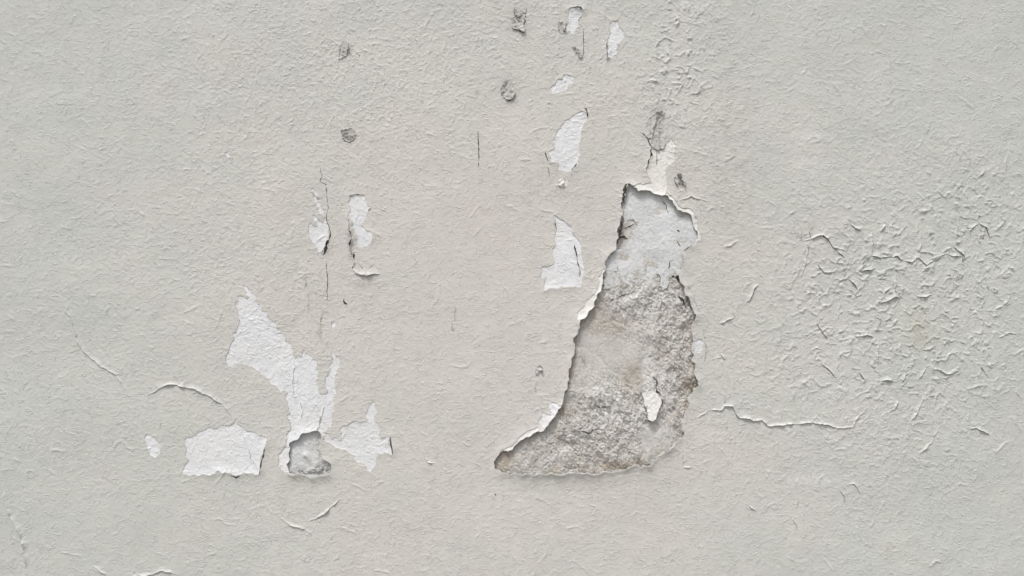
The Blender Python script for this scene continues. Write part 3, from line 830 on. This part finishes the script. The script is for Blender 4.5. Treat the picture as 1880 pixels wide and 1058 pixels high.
# long seams and lips (travel left to right lifts the upper side)
lip([(1262, 772), (1272, 769), (1286, 765), (1301, 753), (1325, 753), (1330, 746), (1344, 746), (1349, 755), (1352, 763), (1357, 768), (1374.5, 768), (1383, 773), (1398, 771.5), (1408.5, 782),
     (1430.6, 781), (1471.5, 777.6), (1488, 777), (1502, 778), (1522.6, 780), (1536, 786), (1567, 784.4), (1570, 771.5), (1584, 756), (1597.4, 747.7)], 3.4, 7, 1, seed=2, hair=1.0,
    label='long level crack of lifted paint running right from the bare area')
lip([(265.5, 729), (274, 726), (286, 719), (294, 712), (310, 706.5), (323, 707), (357, 715), (385, 727), (405, 741), (416, 752), (422, 761), (429, 777)], 3.0, 8, 1, seed=5, hair=0.7,
    label='thin arched crack rising left of the house-shaped patch')
more_lips = [
    ([(1597, 732), (1598, 748)], 1.8, 5, 1), ([(1618, 765), (1642, 751), (1648.5, 736)], 2.4, 7, 1), ([(1672, 771.5), (1682.6, 758), (1691, 744)], 2.8, 8, 1),
    ([(1684, 838), (1700, 822), (1715, 805.5)], 2.0, 5, 1), ([(1774.5, 787), (1790, 786), (1805, 792), (1819, 799)], 2.2, 6, 1),
    ([(1330, 729), (1331, 742.5)], 1.8, 4, 1), ([(1332.6, 777), (1333.6, 788.5)], 1.8, 4, 1),
    ([(1463, 409), (1471.5, 425), (1469, 437), (1475, 442)], 2.4, 7, -1), ([(1475, 442), (1492, 437.6), (1510.6, 431), (1521, 442), (1529, 453.6), (1553, 460)], 3.2, 9, 1),
    ([(1482, 443), (1484, 458), (1480, 472)], 2.0, 6, -1), ([(1601, 426), (1601.5, 448.5), (1599, 469)], 3.0, 8, -1),
    ([(1599, 469), (1614.5, 474), (1631.5, 472)], 3.0, 8, 1), ([(1544.7, 474), (1550, 493), (1550.5, 510)], 2.8, 7, -1), ([(1550.5, 510), (1562, 515), (1575, 533.6)], 2.8, 7, 1),
    ([(1371, 557), (1381, 542), (1383, 530), (1393, 521.7)], 3.6, 9, 1), ([(1579, 499.6), (1597, 496), (1608, 493)], 3.2, 9, 1),
    ([(1781, 445), (1781, 423), (1796.6, 409.4)], 2.8, 8, 1), ([(1797, 409), (1812, 420), (1818, 440)], 2.6, 7, 1), ([(1750.6, 452), (1768, 469), (1766, 483)], 3.0, 8, 1),
    ([(1320, 595), (1342, 586), (1349.6, 583)], 2.6, 8, 1), ([(1342, 564), (1349.6, 583)], 2.0, 5, -1), ([(1613, 620), (1611, 650), (1614.5, 690)], 2.4, 6, -1),
    ([(1616, 581), (1613, 596), (1608, 612)], 2.4, 6, 1), ([(1618, 700), (1628, 697), (1640, 699)], 3.4, 9, 1), ([(1321, 648), (1330, 661), (1334, 654.5)], 3.0, 6, 1),
    ([(1686, 702), (1692, 690), (1701, 677)], 2.6, 7, 1), ([(1568.5, 619), (1590.6, 615), (1604, 620)], 2.8, 9, 1), ([(1614.5, 561), (1628, 553), (1642, 545.5), (1654, 549)], 2.8, 8, 1),
    ([(1659, 479), (1672, 482.6), (1683, 472)], 2.8, 8, 1), ([(1683, 472), (1700, 487), (1718, 476), (1736, 466)], 2.8, 8, 1), ([(1374.5, 928), (1388, 940)], 2.6, 5, 1),
    ([(1463, 904), (1465, 920), (1461, 935)], 1.8, 4, -1), ([(1557, 889), (1567, 889), (1580, 906)], 2.0, 6, 1), ([(1540, 894), (1548, 910), (1553, 928)], 1.8, 5, 1),
    ([(1252, 858.3), (1269, 858.3)], 1.8, 4, 1), ([(1253.6, 826), (1253, 856)], 1.2, 3, 1), ([(1452, 952), (1462, 962), (1466, 978)], 1.8, 5, 1),
    ([(105, 556), (129, 581), (140, 622), (153, 646), (184, 673), (211, 687), (231.5, 717), (235, 727), (247, 729)], 1.9, 7, 1),
    ([(0, 890), (17, 945), (37, 979), (46, 1027), (48, 1066)], 2.4, 11, 1), ([(170, 1040), (197, 1056)], 1.8, 7, 1), ([(242, 1057), (279, 1056), (296, 1048), (330, 1056)], 2.6, 8, 1),
    ([(510.6, 945), (531, 964), (558, 970.6), (572, 982.6)], 1.8, 6, 1), ([(565, 960), (596, 943), (626, 914.5)], 1.8, 6, 1),
 ([(776, 828), (784, 848), (797, 852)], 1.6, 5, 1), ([(812, 858), (820, 868), (828, 866)], 1.6, 5, 1),
    ([(1500, 482), (1505, 492), (1512, 501), (1536, 501)], 2.2, 6, 1), ([(1645, 499), (1643, 520), (1643, 544)], 2.0, 4, -1), ([(1611, 513), (1628, 511)], 2.2, 6, 1), ([(1621, 540), (1635, 527)], 2.2, 6, 1),
    ([(1706, 477), (1740, 465)], 2.4, 6, 1), ([(1682, 544), (1698, 545), (1713, 540)], 2.2, 6, 1), ([(1795, 390), (1796, 409), (1807, 440)], 2.2, 5, -1), ([(1771, 397), (1781, 428)], 2.0, 5, -1),
    ([(1751, 489), (1761, 515)], 2.2, 5, -1), ([(1802, 493), (1808, 512), (1815, 534)], 2.2, 5, -1), ([(1825, 568), (1839, 564), (1850, 552), (1863, 537)], 2.4, 6, 1), ([(1832, 620), (1853, 612), (1866, 615)], 2.2, 6, 1),
    ([(1730, 622), (1750, 629)], 2.2, 6, 1), ([(1693, 643), (1705, 642), (1717, 639)], 2.2, 6, 1), ([(1717, 677), (1740, 688), (1764, 677)], 2.4, 6, 1), ([(1798, 670), (1815, 694)], 2.2, 6, 1), ([(1577, 682), (1590, 700)], 2.2, 6, 1),
    ([(1509, 668), (1522, 680), (1536, 695)], 2.2, 6, 1), ([(1499, 591), (1508, 606), (1522, 625)], 2.2, 6, 1), ([(1652, 704), (1662, 690), (1674, 682)], 2.4, 6, 1), ([(1562, 411), (1570, 420), (1582, 423)], 2.4, 6, 1),
    ([(1616, 426), (1621, 418), (1625, 412)], 2.4, 6, 1), ([(1489, 440), (1486, 425), (1494, 412)], 2.0, 5, -1), ([(1529, 454), (1540, 465), (1552, 474)], 2.2, 6, 1), ([(1599, 469), (1590, 478), (1579, 499)], 2.2, 6, 1),
    ([(1631, 472), (1645, 470), (1659, 479)], 2.4, 6, 1), ([(1736, 466), (1750, 471), (1767, 469)], 2.4, 6, 1), ([(1480, 472), (1478, 490), (1470, 510)], 1.8, 5, -1),
    ([(829, 590), (832, 610)], 2.0, 4, -1), ([(570, 350), (585, 366)], 1.2, 4, 1), 
    ([(1245, 370), (1270, 360), (1300, 372)], 1.8, 6, 1), ([(1255, 500), (1262, 520), (1272, 545), (1290, 585)], 1.6, 5, -1),
]
for k, (p, A, w, sd_) in enumerate(more_lips):
    lip(p, A * (1.5 if p[0][0] < 1200 else 1.1), w, sd_, seed=100 + k, hair=(1.5 if 1300 < p[0][0] < 1700 and 400 < p[0][1] < 560 else 0.8 if A >= 2.2 or p[0][0] < 300 else 0.0))

for k, p in enumerate(([(442.5, 793.6), (454, 817), (460, 841), (474, 861)], [(598, 738), (588, 770), (584, 790)], [(540, 660), (537, 700), (541, 740)],
                       [(500, 600), (508, 612), (520, 610)], [(548, 730), (556, 752), (552, 770)])):
    lip(p, 1.6, 3.5, -1, seed=400 + k, name='undercoat_lip', m=M_WHITE, sink=1.0)

# cracks and edge shadows, painted as dark ribbons
lip([(641, 398), (643, 420), (646, 438), (643, 452), (647, 472), (651, 482), (648, 495)], 2.6, 6, 1, seed=3)
crack([(639.6, 402, 1.2), (642, 420, 2.4), (645.7, 437.7, 4.0), (643.8, 450, 6.5), (646, 462, 4.0), (648.5, 474, 2.4), (651, 482, 1.6), (648, 495.5, 1.2)], seed=4, wob=0.9,
      label='black gaping crack left of the white patch')
crack([(601.5, 374, 0.9), (599, 398, 1.3), (604.6, 418, 1.5), (605.4, 437, 1.8), (600, 450, 5.0), (595, 462, 6.5), (591, 469, 3.0)], seed=5, wob=1.0, label='smudged crack along the slim white patch')
crack([(589, 307, 0.8), (590.4, 324.6, 1.2), (588, 333, 1.2), (599, 338, 1.0), (601.5, 373.8, 0.8)], seed=6)
crack([(599, 481, 1.0), (600.2, 511, 1.4), (601, 535, 1.0), (600, 553, 0.8)], seed=7, label='thin upright hairline crack below the smudged crack')
crack([(877, 241, 1.2), (878, 262, 1.5), (879, 289, 1.2), (879, 309, 0.6)], seed=8, wob=0.3, label='single upright hairline crack in the middle of the wall')
crack([(1195.3, 269, 2.0), (1193.4, 286, 3.0), (1190.6, 303, 2.2), (1186, 312, 2.0)], seed=9, wob=1.0, label='dark crack down the left side of the cream strip')
crack([(1205.7, 276, 1.0), (1205.5, 304, 0.8)], seed=10, wob=0.2)
crack([(1150, 338, 4.0), (1148, 352, 6.0), (1144, 362, 5.0), (1143, 372, 2.0)], seed=11, wob=1.4, label='black gap at the top left corner of the bare area')
crack([(1054.6, 449, 1.2), (1058.3, 466, 1.9), (1062, 483, 1.6), (1064.4, 500, 1.9), (1063, 509, 0.8)], seed=12, label='curved dark crack in the boot-shaped patch')
crack([(1073.4, 197, 0.9), (1077, 205, 1.4), (1079.5, 215, 2.6)], seed=13)
crack([(1000.6, 280, 1.2), (1003, 288, 1.6), (1005.4, 297, 1.2)], seed=14)
crack([(1004.4, 306.6, 0.9), (1008, 316, 0.8), (1009, 325.5, 0.7)], seed=15)
crack([(716, 800, 1.4), (718, 815, 2.0), (722, 834, 1.8)], seed=16, wob=0.4, label='painted shadow at the lifted right tip of the star-shaped patch')  # ribbon painting the shadow beside the lifted flap
crack([(487, 823, 1.2), (483, 838, 2.2), (479, 850, 2.4), (477, 870, 1.6)], seed=17, wob=0.5, label='painted shadow at the right edge of the house-shaped patch')  # ribbon painting the shadow off the lifted paint edge
crack([(424, 873, 1.6), (434, 876, 3.4), (441, 873, 1.6)], seed=18)
crack([(1071, 51, 0.8), (1071.5, 80, 1.0), (1071, 103, 0.8)], seed=19, wob=0.3)
crack([(1114.6, 70, 0.9), (1114.4, 90, 1.5), (1115, 106, 1.5)], seed=20, wob=0.3)
crack([(631, 550, 1.0), (633, 556, 2.4), (636, 560, 1.0)], seed=21)
crack([(983, 712, 0.8), (984, 722, 1.0)], seed=22, wob=0.2)
crack([(908, 906, 1.0), (911, 911, 2.0)], seed=23)
crack([(1601, 430, 0.7), (1602, 448, 1.0), (1600, 462, 0.7)], seed=24)
crack([(1381, 545, 0.6), (1383, 536, 1.2), (1388, 527, 0.6)], seed=25)
crack([(1330, 729, 0.6), (1331, 742, 0.9)], seed=26)
crack([(1254, 461.5, 2.0), (1262, 455, 1.6), (1268, 451, 1.0)], seed=27)
crack([(588, 764, 0.7), (586, 780, 1.0), (582, 791, 0.8)], seed=28)
crack([(1145, 398, 1.5), (1140, 415, 4.0), (1137, 432, 3.5), (1133, 448, 2.5)], seed=29, wob=1.4)

for k, p in enumerate(([(936, 33, 1), (941, 37, 2), (946, 42, 1.6), (955, 46, 1), (962, 50, .6)], [(940, 51.5, .8), (950, 56, 1.8), (961, 60.5, 1.6)], [(944, 16, .8), (944.5, 28, .8)], [(966, 16, .8), (964, 36, .9), (962, 49, .8)],
                       [(1049, 87, 1), (1054, 93, 1.8), (1060, 98, 1.4)], [(1061, 99, 1.6), (1065, 104, 2.8), (1070, 106, 1.4)], [(920, 163, 1), (922, 170, 1.8), (920, 176, 1)],
                       [(931, 185, 1), (938, 183.5, 1.8), (943, 177, .9), (947, 171, .9)], [(640, 80, .9), (639, 92, 1.0), (630, 109, 1.0)], [(632, 74, .6), (624, 88, .9), (622, 110, .9)],
                       [(649, 238, .6), (653, 248, 1.2), (649, 258, 1)], [(628, 254, .6), (634, 259, 1.2), (641, 262, 1.6), (651, 257, .8)], [(1185.5, 230, 1.2), (1191, 220, 1.2), (1200, 212, 1), (1210, 206, .9)],
                       [(1212, 223, .8), (1208.5, 232, 1.2), (1208, 256, 1.2)], [(1178, 245, 1), (1186, 250, 1.4), (1191, 260, 1.6), (1195, 269, 1.8)], [(1203, 276, 1), (1207, 276, 2.2), (1214, 274, 1.4), (1222, 270, 1)],
                       [(1052, 14.5, 1), (1060, 13.2, 3.0), (1066, 14.5, 2.4), (1069, 18, .8)], [(1024, 44, .9), (1028, 61, 1), (1033, 63.5, 1.4)], [(1040, 39, .8), (1036, 60, .9)], [(1068, 30, .8), (1062, 36, 1.2), (1063, 41, .8)],
                       [(989, 671, 1), (994, 675, 1.2), (997, 680, .8)], [(984, 678, .8), (983.5, 688, 1.2)], [(1240, 325, 1.2), (1243, 334, 1.8), (1248, 340, 2)], [(1249, 325, 1), (1250, 333, 1.6), (1254, 341, 2.2)],
                       [(1019, 402, 1), (1020, 416, 1.6), (1023, 421, 1)], [(640, 361, .7), (648, 357.5, .8), (668, 356.5, .8)], [(682, 380, .7), (676, 388, .8)], [(1031, 772, .5), (1026, 764, .7)],
                       [(1049, 311, 1), (1056, 306, 1.2), (1059, 300, .8)], [(1131, 81, .5), (1136, 81, 1), (1137, 86, .6)], [(656, 482, .5), (664, 490, .8), (668, 502, .8)], [(684, 486, .7), (676, 496, .8), (670, 502, .6)])):
    crack(p, seed=500 + k, wob=0.35)  # mostly shade painted along the edges and folds of scraps and patches

for k, p in enumerate(([(1142, 421, .8), (1158, 415, 1.4), (1176, 407, 1)], [(1216, 366, .8), (1225, 378, 1.2), (1228, 392, .8)], [(1244, 421, 1), (1248, 425, 2.6), (1247, 430, 1)],
                       [(1243, 443, 1), (1246, 446, 2.2), (1249, 452, 1)], [(1236, 475, .8), (1229, 484, 1.8), (1232, 498, .8)], [(1206, 508, 1), (1209, 504, 2), (1213, 512, 1.2), (1212, 522, .8)],
                       [(1228, 513, 1.5), (1236, 506, 3), (1246, 509, 4), (1249, 518, 2)], [(1135, 438, 1.5), (1146, 434, 3), (1152, 441, 1.5)], [(1120, 497, .6), (1132, 500, 1.2), (1138, 496, .6)])):
    crack(p, seed=600 + k, wob=0.9, base=h_sk)
for k, p in enumerate(([(1118, 551, .8), (1138, 545, 2), (1168, 534, 1)], [(1246, 545, 2.5), (1256, 552, 4), (1262, 566, 2)], [(1198, 690, 1), (1204, 700, 2.4), (1207, 716, 2.2), (1216, 728, 2)],
                       [(1215, 732, 2.0), (1217, 742, 2.6), (1212, 752, 1.5)], [(1189, 770, 1.0), (1196, 775, 2.2), (1201, 771, 1)], [(1090, 742, .8), (1104, 750, 1.6), (1122, 747, .8)], [(1052, 790, .8), (1080, 795, 1.8), (1104, 786, .8)])):
    crack(p, seed=620 + k, wob=1.3, base=lambda x, y: h_rend(x, y) + 0.3, name='crevice_shade')  # painted shade in render crevices, and the hanging flake's shadow edges
for k, p in enumerate(([(565, 520), (566, 545), (563, 575)], [(590, 560), (588, 600), (590, 630)], [(561, 500), (560, 530)], [(584, 590), (586, 620)], [(1066, 640), (1068, 665)], [(836, 560), (834, 590)], [(1290, 600), (1296, 640), (1292, 668)])):
    lip(p, 1.6, 4, 1, seed=640 + k, hair=0.6)

# torn flap standing out under the gaping crack
lip([(647, 496), (654, 501), (662, 505), (673, 506.5), (688, 503), (698, 503)], 6.0, 16, 1, seed=31, name='paint_flap', label='torn flap of paint curling out below the gaping crack')


# ---------------------------------------------------------------- loose scraps and flakes: things of their own
def flake(name, label, pts, out=2.0, curl=None, crump=1.4, m=None, cat='paint flake', seed=1, base=None, lam=9, step=0.8, rough=0.1, tilt=(0, 0), thick=0.8, fold=0.9, facets=5):
    P = ragged(pts, rough, 1.6, seed)
    c = P[:, :2].mean(axis=0)
    g = np.random.default_rng(seed)
    rad = max(np.ptp(P[:, 0]), np.ptp(P[:, 1])) / 2
    bs = base or (lambda x, y: samp(HT, x, y))
    nf = facets
    k_ = P[g.integers(0, len(P), nf), :2] * 0.6 + c * 0.4 + g.normal(0, rad * 0.12, (nf, 2))
    gr = g.normal(0, 0.16 * crump, (nf, 2))
    of = g.uniform(-0.45, 0.45, nf) * crump

    def hf(x, y):
        u, v = x - c[0], y - c[1]
        z = out + tilt[0] * u / rad + tilt[1] * v / rad
        wx, wy = x + 1.2 * samp(g1, x + 91, y), y + 1.2 * samp(g1, x, y + 57)
        dd = np.stack([np.hypot((wx - a) * 1.5, wy - b) for a, b in k_])
        w_ = dd.argmin(axis=0)          # flat torn facets, each with its own tilt
        z = z + of[w_] + (gr[w_, 0] * (x - k_[w_, 0]) + gr[w_, 1] * (y - k_[w_, 1]))
        z = z + 0.25 * crump * samp(g1, x + seed * 37, y)
        if curl:
            z = z + curl(x, y)
        return np.maximum(bs(x, y) + z, bs(x, y) + 0.25)
    org = world(np.array(c[0]), np.array(c[1]), bs(np.array([c[0]]), np.array([c[1]]))[0])
    gx = np.arange(P[:, 0].min() - 3, P[:, 0].max() + 3, step)
    gy = np.arange(P[:, 1].min() - 3, P[:, 1].max() + 3, step)
    o = sheet(name, gx, gy, [], hf, [m or M_SCRAP, M_EDGE if m is not None else M_SCRAP], keepin=[P], rim=thick + out * 0.5, snap_keep=True, local=org,
              attrs=top_attrs)
    o.location = org
    o['label'] = label
    o['category'] = cat
    return o


flake('paint_scrap', 'crumpled grey paint scrap, leftmost of those along the top edge',
      [(944.4, 15), (966, 14), (965, 34), (962, 49), (965, 57), (960.5, 60.5), (938.8, 51), (944, 43.5), (936, 34), (943.5, 28)], 1.2, crump=2.4, seed=2, lam=11, tilt=(0, 1.2), fold=1.2)
flake('paint_scrap', 'small grey paint scrap against the left side of the forked patch',
      [(1026.7, 34), (1033, 37), (1040, 37), (1036, 60), (1028.5, 63), (1024, 43.5)], 0.8, crump=1.6, seed=3, lam=8, tilt=(0.3, 0))
flake('paint_scrap', 'short dark curled scrap below the forked patch near the top edge',
      [(1049, 86), (1056, 86), (1062, 92), (1069, 99), (1070, 106), (1062.6, 105), (1053, 94)], 1.6, crump=2.2, seed=4, lam=6, tilt=(1.2, 1.6), fold=1.2)
flake('paint_scrap', 'round crumpled scrap left of the slanting scraped patch',
      [(928, 146.5), (940, 149), (942.5, 161), (946, 172), (939, 183), (931, 185), (920, 176), (921, 161)], 0.8, crump=1.7, seed=5, lam=8, tilt=(0, 1.0), fold=1.1)
flake('paint_scrap', 'narrow upright pale flake on the upper left, curled at its edges',
      [(633, 73), (640, 80), (638, 95), (630, 108), (621, 110.6), (624, 102), (623.5, 88)], 0.8, crump=1.4, seed=6, lam=14, tilt=(0.8, 0.4),
      curl=lambda x, y: 1.6 * np.abs((x - 631) / 8.0))
flake('paint_scrap', 'small crumpled scrap with a peaked top, above the slim white patch',
      [(640, 224.6), (645, 235), (653.6, 248), (651, 257), (640, 262), (628, 253.5), (626, 242), (637, 236.5)], 0.7, crump=1.7, seed=7, lam=9, tilt=(0, 1.4), fold=1.1)
flake('paint_scrap', 'long grey tongue of paint peeling above the cream strip',
      [(1216, 202), (1220, 214), (1210.4, 223.5), (1209.5, 256), (1222, 263), (1219, 272.6), (1205.7, 276), (1196, 270.7), (1191.5, 256), (1178, 244), (1190.6, 250), (1196, 225),
       (1185, 231), (1191, 221), (1209.5, 208)], 1.2, crump=0.35, seed=8, lam=17, facets=3,
      curl=lambda x, y: 2.2 * np.maximum(0, 1 - np.abs(x - (1199 + (y - 240) * -0.22)) / 3.5) + 1.8 * np.exp(-((y - 204) / 7.0) ** 2) + 1.6 * np.maximum(0, 1 - np.abs(x - 1209) / 2.5))
flake('paint_scrap', 'black-edged crumpled scrap right of the cream strip',
      [(1237, 324), (1246, 320), (1252, 326), (1259, 330), (1257, 340), (1252, 344), (1243, 340), (1238, 332)], 0.7, crump=3.6, seed=9, facets=9, lam=5, fold=1.3)
flake('paint_scrap', 'pale crumpled nub below the tall notched patch',
      [(1026, 331), (1034, 327), (1042, 332), (1041, 342), (1033, 345), (1026, 341)], 1.2, crump=2.2, seed=10, lam=7, m=M_CREAM, tilt=(0, 0.6))
flake('paint_scrap', 'tiny curled chip left of the large bare area, low on the wall',
      [(984, 676), (989, 672), (997, 679), (996, 684), (990, 681), (988, 688), (983.5, 690)], 1.4, crump=3.0, seed=11, lam=5, tilt=(1, 1))
flake('paint_scrap', 'tiny grey nub at the foot of the narrow upright patch',
      [(1113, 107), (1118, 106.5), (1120, 110), (1117, 112), (1113, 111)], 0.8, crump=1.2, seed=12, lam=5)
flake('paint_flake', 'pale hanging paint flake stuck inside the large bare area',
      [(1177.7, 722), (1187, 721), (1197.5, 719), (1207, 723), (1212, 730), (1214.6, 740), (1206, 759), (1203, 769), (1197, 773), (1189, 770), (1189, 759), (1183, 745)], 5.6, crump=0.7, seed=13, facets=3,
      lam=26, m=M_CREAM, tilt=(0.4, 1.4), base=lambda x, y: np.full_like(np.asarray(x, float), -3.6), rough=0.06, fold=1.3, thick=0.2)

# ---------------------------------------------------------------- pavement in front of and under the wall
pv = box('pavement', -40, 40, -40, 40, -0.2, 0.0, M_PAVE)
pv['kind'] = 'structure'
